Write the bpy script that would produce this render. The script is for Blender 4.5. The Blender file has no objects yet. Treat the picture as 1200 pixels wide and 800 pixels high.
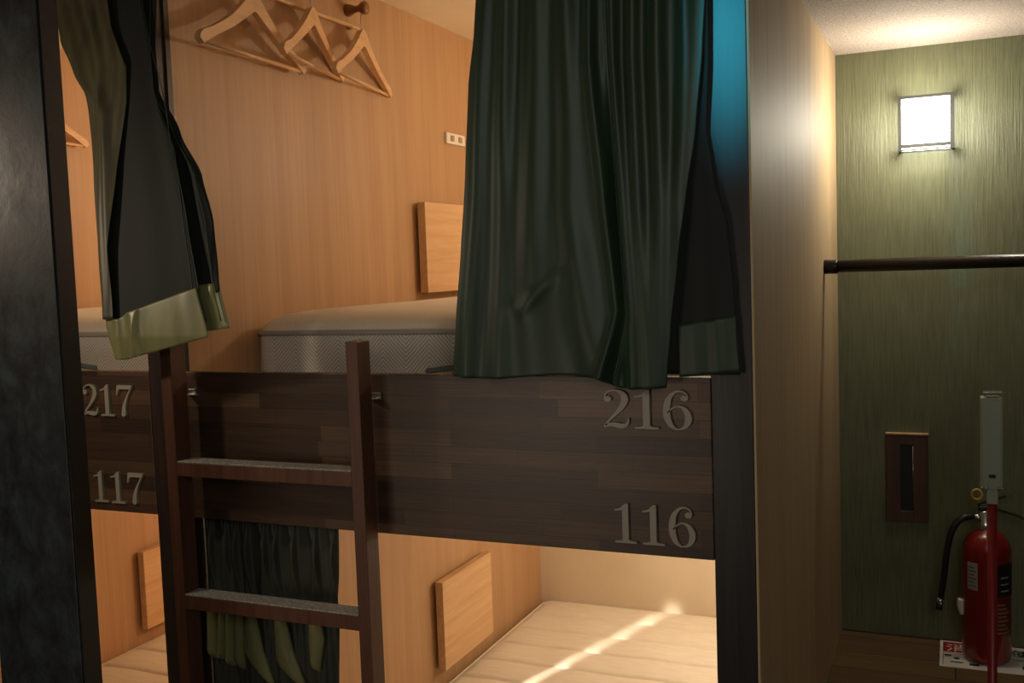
import bpy, bmesh, math, random
from mathutils import Vector, Matrix
random.seed(7)
col = bpy.context.scene.collection
PI = math.pi

# ------------------------------------------------------------------ helpers
def V(*a): return Vector(a)

def box(bm, x0, x1, y0, y1, z0, z1, bev=0.0, seg=2):
    r = bmesh.ops.create_cube(bm, size=1.0)
    vs = r['verts']
    for v in vs:
        v.co = V((x0+x1)/2 + v.co.x*(x1-x0), (y0+y1)/2 + v.co.y*(y1-y0), (z0+z1)/2 + v.co.z*(z1-z0))
    if bev > 0:
        es = {e for v in vs for e in v.link_edges}
        bmesh.ops.bevel(bm, geom=list(es), offset=bev, segments=seg, affect='EDGES', profile=0.5)

def tube(bm, pts, radii, n=14, cap=True):
    pts = [Vector(p) for p in pts]
    if not hasattr(radii, '__len__'): radii = [radii]*len(pts)
    rings = []; prev = None
    for i, p in enumerate(pts):
        if i == 0: t = pts[1]-pts[0]
        elif i == len(pts)-1: t = pts[-1]-pts[-2]
        else: t = (pts[i+1]-pts[i]).normalized() + (pts[i]-pts[i-1]).normalized()
        t.normalize()
        if prev is None:
            a = V(0, 0, 1) if abs(t.z) < .9 else V(1, 0, 0)
            prev = t.cross(a).normalized()
        u = (prev - t*prev.dot(t)).normalized(); prev = u
        w = t.cross(u)
        rings.append([bm.verts.new(p + (u*math.cos(2*PI*k/n) + w*math.sin(2*PI*k/n))*radii[i]) for k in range(n)])
    for a, b in zip(rings, rings[1:]):
        for k in range(n):
            bm.faces.new((a[k], a[(k+1) % n], b[(k+1) % n], b[k]))
    if cap:
        bm.faces.new(rings[0][::-1]); bm.faces.new(rings[-1])

def lathe(bm, prof, c, axis='Z', n=32):
    """prof: list of (radius, along)"""
    rings = []
    for r, h in prof:
        ring = []
        for k in range(n):
            a = 2*PI*k/n
            if axis == 'Z': p = V(c[0]+r*math.cos(a), c[1]+r*math.sin(a), c[2]+h)
            elif axis == 'X': p = V(c[0]+h, c[1]+r*math.cos(a), c[2]+r*math.sin(a))
            else: p = V(c[0]+r*math.cos(a), c[1]+h, c[2]+r*math.sin(a))
            ring.append(bm.verts.new(p))
        rings.append(ring)
    for a, b in zip(rings, rings[1:]):
        for k in range(n):
            bm.faces.new((a[k], a[(k+1) % n], b[(k+1) % n], b[k]))
    bm.faces.new(rings[0][::-1]); bm.faces.new(rings[-1])

def cr(pts, sub=6):
    """Catmull-Rom through tuples of any length"""
    out = []
    P = [pts[0]] + list(pts) + [pts[-1]]
    for i in range(1, len(P)-2):
        for s in range(sub):
            t = s/sub
            out.append(tuple(0.5*((2*b) + (-a+c)*t + (2*a-5*b+4*c-d)*t*t + (-a+3*b-3*c+d)*t**3)
                             for a, b, c, d in zip(P[i-1], P[i], P[i+1], P[i+2])))
    out.append(tuple(pts[-1]))
    return out

def prism(bm, poly, f0, f1, k_=[0]):
    """poly: 2D points; f0/f1 map (a,b)->Vector for the two faces"""
    k_[0] = (k_[0]+1) % 5; e_ = (f1(0, 0)-f0(0, 0))*.03*(k_[0]+1)
    A = [bm.verts.new(f0(*p)) for p in poly]; B = [bm.verts.new(f1(*p)+e_) for p in poly]
    n = len(poly)
    bm.faces.new(A[::-1]); bm.faces.new(B)
    for k in range(n):
        bm.faces.new((A[k], A[(k+1) % n], B[(k+1) % n], B[k]))

def ribbon(bm, pts, f0, f1, sub=6):
    """pts: (a,b,width)"""
    s = cr(pts, sub); L = []; R = []
    for i, (a, b, w) in enumerate(s):
        j = min(i+1, len(s)-1); k = max(i-1, 0)
        dx, dy = s[j][0]-s[k][0], s[j][1]-s[k][1]
        m = math.hypot(dx, dy) or 1
        nx, ny = -dy/m*w/2, dx/m*w/2
        L.append((a+nx, b+ny)); R.append((a-nx, b-ny))
    vs = [[bm.verts.new(f(*q)) for q in side] for side in (L, R) for f in (f0, f1)]
    L0, L1, R0, R1 = vs
    for i in range(len(s)-1):
        bm.faces.new((L0[i], L0[i+1], R0[i+1], R0[i])); bm.faces.new((L1[i+1], L1[i], R1[i], R1[i+1]))
        bm.faces.new((L0[i+1], L0[i], L1[i], L1[i+1])); bm.faces.new((R0[i], R0[i+1], R1[i+1], R1[i]))
    bm.faces.new((L0[0], R0[0], R1[0], L1[0])); bm.faces.new((R0[-1], L0[-1], L1[-1], R1[-1]))

def thing(name, label, cat, loc, group=None):
    o = bpy.data.objects.new(name, None); col.objects.link(o)
    o.empty_display_size = .05; o.location = loc
    o['label'] = label; o['category'] = cat
    if group: o['group'] = group
    return o

def obj(name, bm, m, parent=None, smooth=False, label=None, cat=None, group=None, kind=None):
    """bm in world coordinates; re-based on the root thing it belongs to"""
    if smooth: smooth_ang(bm)
    bmesh.ops.recalc_face_normals(bm, faces=bm.faces)
    me = bpy.data.meshes.new(name); 
    off = V(0, 0, 0); q = parent
    while q is not None:
        off += q.location; q = q.parent
    if parent is None:
        xs = [v.co for v in bm.verts]
        off = V((min(c.x for c in xs)+max(c.x for c in xs))/2, (min(c.y for c in xs)+max(c.y for c in xs))/2, min(c.z for c in xs))
    for v in bm.verts: v.co -= off
    bm.to_mesh(me); bm.free()
    me.materials.append(m)
    o = bpy.data.objects.new(name, me); col.objects.link(o)
    if parent is not None: o.parent = parent
    else: o.location = off
    if label: o['label'] = label
    if cat: o['category'] = cat
    if group: o['group'] = group
    if kind: o['kind'] = kind
    return o

def smooth_ang(bm, ang=.7):
    for f in bm.faces: f.smooth = True
    for e in bm.edges:
        if len(e.link_faces) == 2 and e.calc_face_angle(0) > ang: e.smooth = False

def struct(name, bm, m): return obj(name, bm, m, kind='structure')

def nb(): return bmesh.new()

def bx(*a, **k):
    bm = nb(); box(bm, *a, **k); return bm

def copy_tree(o, parent=None):
    c = o.copy(); col.objects.link(c)
    if parent is not None: c.parent = parent
    for ch in list(o.children): copy_tree(ch, c)
    return c

# ------------------------------------------------------------------ materials
def srgb(r, g, b):
    f = lambda c: ((c/255+.055)/1.055)**2.4 if c/255 > .04045 else c/255/12.92
    return (f(r), f(g), f(b), 1)

class Mat:
    def __init__(s, name, base=(.5, .5, .5, 1), rough=.5, metal=0, spec=.5):
        s.m = bpy.data.materials.new(name); s.m.use_nodes = True
        s.nt = s.m.node_tree; s.b = s.nt.nodes['Principled BSDF']
        s.b.inputs['Base Color'].default_value = base
        s.b.inputs['Roughness'].default_value = rough
        s.b.inputs['Metallic'].default_value = metal
        s.b.inputs['Specular IOR Level'].default_value = spec
        s.tc = None
    def n(s, t, **k):
        n = s.nt.nodes.new(t)
        for a, b in k.items():
            if a in n.inputs: n.inputs[a].default_value = b
            else: setattr(n, a, b)
        return n
    def l(s, a, b): s.nt.links.new(a, b)
    def coord(s, scale=(1, 1, 1), rot=(0, 0, 0), world=True):
        g = s.n('ShaderNodeNewGeometry') if world else s.n('ShaderNodeTexCoord')
        mp = s.n('ShaderNodeMapping'); mp.inputs['Scale'].default_value = scale; mp.inputs['Rotation'].default_value = rot
        s.l(g.outputs['Position' if world else 'Object'], mp.inputs['Vector']); return mp.outputs[0]
    def noise(s, vec, scale=1, detail=4, rough=.55, dist=0):
        n = s.n('ShaderNodeTexNoise'); n.inputs['Scale'].default_value = scale; n.inputs['Detail'].default_value = detail
        n.inputs['Roughness'].default_value = rough; n.inputs['Distortion'].default_value = dist
        s.l(vec, n.inputs['Vector']); return n.outputs['Fac']
    def ramp(s, fac, stops):
        r = s.n('ShaderNodeValToRGB'); e = r.color_ramp.elements
        while len(e) < len(stops): e.new(.5)
        for i, (p, c) in enumerate(stops): e[i].position = p; e[i].color = c
        s.l(fac, r.inputs[0]); return r.outputs[0]
    def mix(s, a, b, fac, mode='MIX'):
        m = s.n('ShaderNodeMix', data_type='RGBA', blend_type=mode)
        if isinstance(fac, (int, float)): m.inputs[0].default_value = fac
        else: s.l(fac, m.inputs[0])
        for i, x in ((6, a), (7, b)):
            if isinstance(x, tuple): m.inputs[i].default_value = x
            else: s.l(x, m.inputs[i])
        return m.outputs[2]
    def base(s, out): s.l(out, s.b.inputs['Base Color'])
    def bump(s, h, strength=.3, dist=.002):
        b = s.n('ShaderNodeBump'); b.inputs['Strength'].default_value = strength; b.inputs['Distance'].default_value = dist
        s.l(h, b.inputs['Height']); s.l(b.outputs[0], s.b.inputs['Normal'])

def veneer(name, c0, c1, rough=.45, bump=.25):
    m = Mat(name, rough=rough)
    a = m.noise(m.coord((90, 90, 2.2)), 1, 6, .6)
    b = m.noise(m.coord((18, 18, .8)), 1, 3, .5, .6)
    c = m.mix(m.ramp(a, [(.3, c0), (.7, c1)]), m.ramp(b, [(.3, c0), (.75, c1)]), .5)
    m.base(c); m.bump(a, bump, .001); return m.m
M = {}
M['veneer'] = veneer('orange_veneer', srgb(176, 134, 92), srgb(200, 158, 114), .5)
M['veneer_grey'] = veneer('corridor_veneer', srgb(160, 134, 102), srgb(196, 166, 126), .62, 1.0)

def solid_wood(name, c0, c1, rot=0, rough=.5, scale=1.0, world=True):
    m = Mat(name, rough=rough)
    sc = {0: (3, 60, 60), 1: (60, 3, 60), 2: (60, 60, 3)}[rot]
    a = m.noise(m.coord(tuple(k*scale for k in sc), world=world), 1, 5, .6, .8)
    m.base(m.ramp(a, [(.3, c0), (.7, c1)])); m.bump(a, .2, .001); return m.m
M['beech'] = solid_wood('beech', srgb(206, 160, 110), srgb(226, 184, 136), 1, .5, .6)
M['hanger_wood'] = solid_wood('hanger_wood', srgb(214, 166, 116), srgb(234, 190, 142), 1, .4)
M['peg_wood'] = solid_wood('peg_wood', srgb(126, 80, 46), srgb(152, 100, 60), 0, .45)
M['dark_wood'] = solid_wood('dark_stained_wood', srgb(38, 27, 22), srgb(58, 42, 33), 2, .42)
M['black_wood'] = solid_wood('black_stained_wood', srgb(30, 28, 28), srgb(48, 44, 42), 2, .38)
M['ladder_wood'] = solid_wood('ladder_wood', srgb(74, 46, 32), srgb(98, 62, 44), 2, .45)
M['slot_wood'] = solid_wood('slot_wood', srgb(60, 40, 30), srgb(84, 58, 42), 2, .4)

# dark laminated board of staggered strips
def butcher():
    m = Mat('laminated_dark_board', rough=.42)
    g = m.n('ShaderNodeNewGeometry'); sx = m.n('ShaderNodeSeparateXYZ'); m.l(g.outputs['Position'], sx.inputs[0])
    cb = m.n('ShaderNodeCombineXYZ'); m.l(sx.outputs[0], cb.inputs[0]); m.l(sx.outputs[2], cb.inputs[1])
    br = m.n('ShaderNodeTexBrick', offset=.37, squash=.75, squash_frequency=3)
    br.inputs['Scale'].default_value = 1; br.inputs['Brick Width'].default_value = .30; br.inputs['Row Height'].default_value = .0325
    br.inputs['Mortar Size'].default_value = .0006; br.inputs['Color1'].default_value = (0, 0, 0, 1); br.inputs['Color2'].default_value = (1, 1, 1, 1)
    br.inputs['Mortar'].default_value = (0, 0, 0, 1); m.l(cb.outputs[0], br.inputs['Vector'])
    gr = m.noise(m.coord((4, 4, 170)), 1, 7, .7, 1.6)
    big = m.noise(m.coord((2.2, 2.2, 9)), 1, 3, .5, .5)
    c = m.ramp(br.outputs['Color'], [(0, srgb(62, 46, 35)), (.5, srgb(78, 58, 43)), (1, srgb(104, 78, 56))])
    c = m.mix(c, m.ramp(gr, [(.25, (.4, .4, .4, 1)), (.7, (1.15, 1.1, 1.05, 1))]), .8, 'MULTIPLY')
    c = m.mix(c, m.ramp(big, [(.3, (.6, .6, .6, 1)), (.7, (1.1, 1.1, 1.1, 1))]), .6, 'MULTIPLY')
    m.base(c); m.bump(gr, .25, .001); return m.m
M['panel'] = butcher()

def fabric(name, c0, c1, rough=.5, sheen=.25, tint=(.4, .7, .5, 1)):
    m = Mat(name, rough=rough)
    a = m.noise(m.coord((26, 26, 5)), 1, 4, .6)
    m.base(m.ramp(a, [(.3, c0), (.72, c1)]))
    w = m.noise(m.coord((900, 900, 900)), 1, 2, .5)
    m.b.inputs['Sheen Weight'].default_value = sheen; m.b.inputs['Sheen Roughness'].default_value = .4
    m.b.inputs['Sheen Tint'].default_value = tint
    m.bump(w, .12, .0005); return m.m
M['green'] = fabric('dark_green_satin', srgb(24, 43, 28), srgb(36, 57, 36), .48, .3)
M['lining'] = fabric('black_green_lining', srgb(11, 15, 13), srgb(17, 22, 19), .75, .05)
M['olive'] = fabric('olive_green_satin', srgb(104, 104, 66), srgb(134, 132, 88), .36, .2, (.9, .9, .6, 1))
M['olive_dark'] = fabric('dark_olive_cloth', srgb(60, 56, 38), srgb(84, 78, 52), .5, .2, (.7, .7, .5, 1))
M['pleat'] = fabric('dark_pleat_cloth', srgb(38, 40, 33), srgb(56, 57, 46), .55, .15)

m = Mat('cream_board', srgb(236, 220, 192), .6); a = m.noise(m.coord((4, 4, 4)), 1, 3); m.base(m.ramp(a, [(.3, srgb(228, 208, 176)), (.7, srgb(238, 220, 190))])); M['cream'] = m.m

m = Mat('knitted_mattress_side', rough=.85)
g = m.coord((1, 1, 1)); s1 = m.n('ShaderNodeSeparateXYZ'); m.l(g, s1.inputs[0])
tri = m.n('ShaderNodeMath', operation='PINGPONG'); m.l(s1.outputs[0], tri.inputs[0]); tri.inputs[1].default_value = .06
ad = m.n('ShaderNodeMath', operation='ADD'); m.l(tri.outputs[0], ad.inputs[0]); m.l(s1.outputs[2], ad.inputs[1])
ml = m.n('ShaderNodeMath', operation='MULTIPLY'); m.l(ad.outputs[0], ml.inputs[0]); ml.inputs[1].default_value = 640
sn = m.n('ShaderNodeMath', operation='SINE'); m.l(ml.outputs[0], sn.inputs[0])
m.base(m.ramp(sn.outputs[0], [(.0, srgb(196, 188, 176)), (.9, srgb(240, 234, 224))])); m.bump(sn.outputs[0], .35, .001); M['mat_side'] = m.m
m = Mat('mattress_top', rough=.8); a = m.noise(m.coord((300, 300, 300)), 1, 2); m.base(m.ramp(a, [(.3, srgb(224, 212, 194)), (.7, srgb(236, 226, 208))])); m.bump(a, .2, .001); M['mat_top'] = m.m
m = Mat('quilted_cream', rough=.75); a = m.noise(m.coord((14, 60, 60)), 1, 3); m.base(m.ramp(a, [(.3, srgb(232, 216, 190)), (.7, srgb(240, 226, 202))])); m.bump(a, .15, .002); M['quilt'] = m.m
M['piping'] = Mat('grey_piping', srgb(168, 160, 148), .7).m

m = Mat('green_wallpaper', rough=.42)
st = m.noise(m.coord((230, 230, 9)), 1, 5, .65)
bl = m.noise(m.coord((3, 3, 3)), 1, 4, .6)
c = m.mix(m.ramp(st, [(.3, srgb(78, 80, 58)), (.7, srgb(122, 122, 92))]), m.ramp(bl, [(.35, srgb(76, 78, 58)), (.7, srgb(108, 112, 84))]), .45)
m.base(c); m.bump(st, .7, .0025); M['greenwall'] = m.m
m = Mat('popcorn_ceiling', rough=.8); a = m.noise(m.coord((160, 160, 160)), 1, 4, .7)
m.base(m.ramp(a, [(.3, srgb(150, 136, 128)), (.65, srgb(206, 192, 180))])); m.bump(a, .9, .006); M['popcorn'] = m.m

m = Mat('corridor_floorboards', rough=.5)
fg = m.n('ShaderNodeTexBrick', offset=.4); fg.inputs['Scale'].default_value = 1
fg.inputs['Brick Width'].default_value = .9; fg.inputs['Row Height'].default_value = .12; fg.inputs['Mortar Size'].default_value = .002
fg.inputs['Color1'].default_value = srgb(92, 70, 44); fg.inputs['Color2'].default_value = srgb(124, 98, 62); fg.inputs['Mortar'].default_value = srgb(24, 17, 12)
m.l(m.coord((1, 1, 1)), fg.inputs['Vector'])
gr = m.noise(m.coord((4, 70, 4)), 1, 6, .7, 1.5)
m.base(m.mix(fg.outputs['Color'], m.ramp(gr, [(.3, (.35, .33, .3, 1)), (.7, (1.2, 1.15, 1.1, 1))]), .8, 'MULTIPLY')); m.bump(gr, .3, .002); M['floor'] = m.m
M['darkpaint'] = Mat('dark_wall_paint', srgb(52, 50, 46), .7).m

m = Mat('mottled_black_lacquer', rough=.3)
a = m.noise(m.coord((20, 20, 14)), 1, 6, .68, .3); b = m.noise(m.coord((60, 60, 5)), 1, 4, .6)
c = m.mix(m.ramp(a, [(.40, srgb(9, 12, 14)), (.52, srgb(17, 26, 30)), (.70, srgb(40, 58, 62))]), m.ramp(b, [(.4, srgb(10, 12, 14)), (.7, srgb(28, 36, 38))]), .35)
m.base(c); m.l(m.ramp(a, [(.3, (.45,)*3+(1,)), (.7, (.7,)*3+(1,))]), m.b.inputs['Roughness']); m.bump(a, .3, .003); M['lacquer'] = m.m
M['black'] = Mat('matt_black', srgb(12, 12, 13), .5).m
M['rail'] = Mat('black_rail_metal', srgb(26, 24, 24), .3, .3).m
M['steel'] = Mat('steel_wire', srgb(190, 185, 178), .3, 1).m
M['grip'] = Mat('grey_grip_pad', srgb(150, 148, 138), .9)
a = M['grip'].noise(M['grip'].coord((250, 250, 250)), 1, 3); M['grip'].base(M['grip'].ramp(a, [(.35, srgb(118, 116, 108)), (.65, srgb(176, 172, 160))])); M['grip'] = M['grip'].m
M['digit'] = Mat('beige_number', srgb(150, 142, 126), .5).m
M['white'] = Mat('ivory_plastic', srgb(236, 226, 206), .4).m
M['socket_hole'] = Mat('socket_insert', srgb(168, 140, 108), .4).m
M['frame'] = Mat('lamp_frame', srgb(34, 32, 28), .6, .0).m
m = Mat('red_enamel', srgb(126, 20, 17), .25); m.b.inputs['Coat Weight'].default_value = .5; M['red'] = m.m
M['red_dull'] = Mat('red_pole_paint', srgb(128, 26, 28), .4).m
M['greycase'] = Mat('grey_green_case', srgb(150, 158, 140), .4, .1).m
M['chrome'] = Mat('chrome', srgb(200, 200, 196), .25, 1).m
M['rubber'] = Mat('black_rubber', srgb(18, 18, 18), .45).m
M['yellow'] = Mat('yellow_plastic', srgb(200, 168, 60), .4).m
M['paper'] = Mat('white_print', srgb(225, 220, 208), .5).m
M['printred'] = Mat('red_print', srgb(160, 22, 26), .5).m
M['printblack'] = Mat('black_print', srgb(26, 24, 24), .5).m
M['printgrey'] = Mat('grey_print', srgb(150, 150, 145), .5).m
M['strap'] = Mat('grey_strap', srgb(110, 120, 118), .8).m
def emis(name, c, s):
    m = Mat(name, c, .5); m.b.inputs['Emission Color'].default_value = c; m.b.inputs['Emission Strength'].default_value = s; return m.m
M['glow'] = emis('lamp_diffuser', (1, .96, .84, 1), 14)

# ------------------------------------------------------------------ dimensions
XL, XR, PITCH = -1.572, -.312, 1.262
XM = XL - PITCH
YB, YF = 2.07, 1.366            # back wall of the bunks, green corridor wall
ZP0, ZP1 = 1.019, 1.343         # front panel bottom / top
ZC, ZCC, ZF = 2.353, 2.118, .425  # bunk ceiling, corridor ceiling, corridor floor

# ------------------------------------------------------------------ the setting
struct('floor', bx(-3.6, 1.6, -3.0, 2.1, -.04, 0), M['floor'])
struct('floor_corridor', bx(XR, 1.6, .35, YF, ZF-.04, ZF), M['floor'])
struct('trim_1', bx(XR, 1.6, .33, .35, 0, ZF), M['dark_wood'])                       # riser of the raised corridor floor
struct('wall_back', bx(XR, 1.6, YF, YF+.04, 0, ZCC), M['greenwall'])
struct('ceiling', bx(XR, 1.6, 0, YF, ZCC, ZCC+.04), M['popcorn'])
struct('ceiling_front', bx(-3.6, 1.6, -3.0, 0, 2.42, 2.46), M['popcorn'])
struct('ceiling_bunks', bx(-3.6, XR, .03, YB, ZC, ZC+.03), M['cream'])
struct('wall_bunk_back', bx(-3.6, XR, YB, YB+.03, 0, ZC), M['cream'])
struct('wall_right', bx(XR-.004, XR, 0, YB, 0, 2.42), M['veneer_grey'])
struct('wall_middle', bx(XL-.013, XL, .031, YB, 0, ZC), M['veneer'])
struct('wall_left', bx(XM-.013, XM, .0, YB, 0, ZC), M['veneer'])
struct('wall_near', bx(-3.6, 1.6, -3.04, -3.0, 0, 2.42), M['darkpaint'])
struct('wall_outer_left', bx(-3.64, -3.6, -3.0, YB, 0, 2.42), M['darkpaint'])
struct('wall_outer_right', bx(1.6, 1.64, -3.0, YF, 0, 2.42), M['darkpaint'])
struct('trim_2', bx(-3.6, XR, -.05, .03, 2.22, 2.42), M['black_wood'])               # header the curtains hang from
struct('trim_3', bx(XR, 1.6, -.03, 0, ZCC, 2.42), M['darkpaint'])
# thin light edge where the green wall meets the floor
struct('baseboard_back', bx(XR, 1.6, YF-.004, YF, ZF, ZF+.005), M['slot_wood'])

# near upright board at the far left of the picture
t = thing('partition_panel', 'mottled black lacquered upright panel at the left edge nearest the viewer', 'panel', (-1.46, -.5, 0))
obj('face_board', bx(-1.56, -1.365, -.5, -.47, 0, 2.42, bev=.001), M['lacquer'], t)
obj('edge_strip', bx(-1.365, -1.362, -.497, -.46, 0, 2.42), M['black'], t)

# ------------------------------------------------------------------ bunk carcasses
def bunk(x0, x1, label):
    """x0/x1: inner faces of the partitions"""
    t = thing('bunk_bed', label, 'bunk bed', ((x0+x1)/2, 0, 0), 'built-in sleeping bunks')
    obj('front_panel', bx(x0+.001, x1-.077, 0, .024, ZP0, ZP1, bev=.0015), M['panel'], t)
    bm = nb(); box(bm, x0+.0002, x0+.005, .025, .040, .04, 2.21); box(bm, x0+.0002, x0+.005, .040, .084, .04, 1.018); obj('edge_trim', bm, M['dark_wood'], t)
    obj('post', bx(x1-.076, x1 if x1 < -1 else x1-.0045, 0, .03, 0, 2.22, bev=.0015), M['dark_wood' if x1 < -1 else 'black_wood'], t)
    bm = nb(); box(bm, x0+.001, x1-.015, .026, YB-.002, 1.215, 1.25); obj('upper_deck', bm, M['cream'], t)
    bm = nb(); box(bm, x0+.001, x1-.015, .032, YB-.002, .0, .04); obj('lower_deck', bm, M['dark_wood'], t)
    return t
bunk(XL, XR, 'dark wood bunk frame with the large 216 and 116 on its front board')
bunk(XM, XL, 'dark wood bunk frame with the 217 and 117 on its front board')

# ------------------------------------------------------------------ numbers
def circ(cx, cy, r, n=18): return [(cx+r*math.cos(2*PI*k/n), cy+r*math.sin(2*PI*k/n)) for k in range(n)]
def digit(bm, ch, f0, f1):
    if ch == '1':
        prism(bm, [(.24, .03), (.38, .03), (.38, 1), (.32, 1), (.24, .93)], f0, f1)
        prism(bm, [(.06, .80), (.07, .84), (.2, .88), (.33, 1.0), (.3, .86), (.2, .82)], f0, f1)
        prism(bm, [(.07, 0), (.56, 0), (.56, .045), (.42, .06), (.37, .09), (.25, .09), (.2, .06), (.07, .045)], f0, f1)
    if ch == '7':
        prism(bm, [(.07, .99), (.6, .99), (.6, .94), (.57, .86), (.16, .86), (.1, .8), (.07, .68), (.035, .68)], f0, f1)
        ribbon(bm, [(.575, .92, .03), (.46, .72, .045), (.35, .5, .075), (.28, .28, .12), (.265, .07, .15)], f0, f1)
        prism(bm, circ(.265, .075, .076), f0, f1)
    if ch == '2':
        prism(bm, circ(.13, .75, .078), f0, f1)
        ribbon(bm, [(.065, .76, .02), (.09, .88, .03), (.19, .965, .04), (.32, .975, .055), (.45, .89, .12), (.49, .74, .145),
                    (.43, .56, .12), (.3, .37, .075), (.15, .19, .05), (.07, .07, .05)], f0, f1)
        ribbon(bm, [(.04, .03, .05), (.15, .085, .09), (.28, .085, .12), (.4, .06, .125), (.5, .085, .09), (.55, .16, .05), (.565, .27, .02)], f0, f1)
    if ch == '6':
        prism(bm, circ(.46, .80, .075), f0, f1)
        ribbon(bm, [(.53, .82, .02), (.49, .92, .03), (.39, .98, .04), (.27, .95, .06), (.15, .8, .11), (.10, .58, .14), (.10, .35, .14), (.16, .14, .11),
                    (.26, .03, .05), (.35, .02, .04), (.46, .07, .08), (.525, .2, .13), (.53, .36, .13), (.47, .51, .1), (.37, .59, .05), (.27, .58, .035), (.17, .5, .03), (.12, .42, .02)], f0, f1)
def number(text, x0, x1, z0, h, label):
    W = .63
    s = (x1-x0)/(W*(len(text)-1)+.58)
    t = thing('room_number', label, 'number', (x0, 0, z0), 'raised room numbers on the bunk boards')
    for i, ch in enumerate(text):
        bm = nb(); ox = x0 + i*W*s
        digit(bm, ch, lambda a, b: V(ox+a*s, .001, z0+b*h), lambda a, b: V(ox+a*s, -.006, z0+b*h))
        obj('digit', bm, M['digit'], t)
number('216', -.587, -.424, 1.2505, .070, 'raised beige number 216 on the upper right of the dark board')
number('116', -.574, -.422, 1.040, .073, 'raised beige number 116 near the lower edge of the dark board')
number('217', -1.846, -1.697, 1.241, .072, 'raised beige number 217 on the left dark board')
number('117', -1.832, -1.681, 1.040, .073, 'raised beige number 117 under the 217 on the left dark board')

# ------------------------------------------------------------------ mattresses
def rrect_pt(x, y, x0, x1, y0, y1, r):
    cx = min(max(x, x0+r), x1-r); cy = min(max(y, y0+r), y1-r)
    dx, dy = x-cx, y-cy
    if dx and dy:
        m = max(abs(dx), abs(dy)); L = math.hypot(dx, dy)
        k = m/L
        return cx+dx*k, cy+dy*k
    return x, y
def perimeter(x0, x1, y0, y1, r, n=8):
    out = []
    for cx, cy, a0 in ((x1-r, y1-r, 0), (x0+r, y1-r, 90), (x0+r, y0+r, 180), (x1-r, y0+r, 270)):
        for k in range(n+1):
            a = math.radians(a0+90*k/n); out.append((cx+r*math.cos(a), cy+r*math.sin(a)))
    return out
def mattress(x0, x1, y0, y1, z0, zs, zt, r, grooves, label, upper):
    t = thing('mattress', label, 'mattress', ((x0+x1)/2, (y0+y1)/2, z0), 'mattresses in the bunks')
    # side band
    bm = nb(); per = perimeter(x0, x1, y0, y1, r)
    prof = [(.012, z0), (.0, z0+.02), (-.004, (z0+zs)/2), (.0, zs-.012), (.006, zs)]
    rings = []
    for ins, z in prof:
        p = perimeter(x0+ins, x1-ins, y0+ins, y1-ins, max(r-ins, .005))
        rings.append([bm.verts.new((a, b, z)) for a, b in p])
    n = len(per)
    for A, B in zip(rings, rings[1:]):
        for k in range(n): bm.faces.new((A[k], A[(k+1) % n], B[(k+1) % n], B[k]))
    bm.faces.new(rings[0][::-1]); bm.faces.new(rings[-1])
    obj('side_band', bm, M['mat_side'] if upper else M['quilt'], t, smooth=True)
    # piping
    for zz in ((zs,) if upper else (zs,)):
        bm = nb(); pts = [(a, b, zz) for a, b in per]; pts.append(pts[0])
        tube(bm, pts, .006, 8, cap=False); obj('piping', bm, M['piping'] if upper else M['quilt'], t, smooth=True)
    # top cover height field
    bm = nb(); NX, NY = 48, 260
    ins = .004; X0, X1, Y0, Y1 = x0+ins, x1-ins, y0+ins, y1-ins
    grid = []
    for j in range(NY+1):
        row = []
        for i in range(NX+1):
            # cluster samples to the borders
            fx = .5-.5*math.cos(PI*i/NX); fy = j/NY
            x, y = X0+(X1-X0)*fx, Y0+(Y1-Y0)*fy
            d = min(x-X0, X1-x, y-Y0, Y1-y)
            w = .12 if upper else .07
            k = min(d/w, 1); h = (zt-zs)*math.sqrt(max(0, 1-(1-k)**2))
            if grooves:
                ph = (y-grooves[0])/grooves[1]; q = ph-math.floor(ph)
                dd = min(q, 1-q)*grooves[1]; h += (.005*math.sin(PI*q) - .014*math.exp(-(dd/.006)**2))*min(1, d/.03)
            h += .0015*math.sin(x*23+y*7)*k
            if upper: h -= .012*k*math.exp(-((x-x0-.62)/.3)**2)
            X, Y = rrect_pt(x, y, X0, X1, Y0, Y1, r)
            row.append(bm.verts.new((X, Y, zs+h)))
        grid.append(row)
    for j in range(NY):
        for i in range(NX): bm.faces.new((grid[j][i], grid[j][i+1], grid[j+1][i+1], grid[j+1][i]))
    obj('top_cover', bm, M['mat_top'] if upper else M['quilt'], t, smooth=True)
    if upper:
        bm = nb(); xs = x0+.48
        pts = cr([(xs, y0-.003, z0+.07), (xs+.06, y0-.012, z0+.078), (xs+.14, y0-.014, z0+.084), (xs+.22, y0-.01, z0+.078), (xs+.28, y0-.003, z0+.07)], 5)
        tube(bm, pts, .006, 8); obj('handle_strap', bm, M['strap'], t, smooth=True)
    return t
mattress(XL+.006, XR-.03, .265, 2.05, 1.25, 1.408, 1.458, .05, None, 'cream pillow-top mattress with knitted side on the upper deck of bunk 216', True)
mattress(XL+.024, XR-.03, .12, 2.06, .04, .165, .183, .05, (1.71, .161), 'cream quilted mattress on the lower deck under the number 116', False)
mattress(XM+.006, XL-.03, .265, 2.05, 1.25, 1.408, 1.458, .05, None, 'cream mattress with knitted side on the upper deck above number 217', True)
mattress(XM+.012, XL-.03, .12, 2.06, .04, .165, .183, .05, (1.71, .161), 'cream quilted mattress on the lower deck under the number 117', False)

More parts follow.
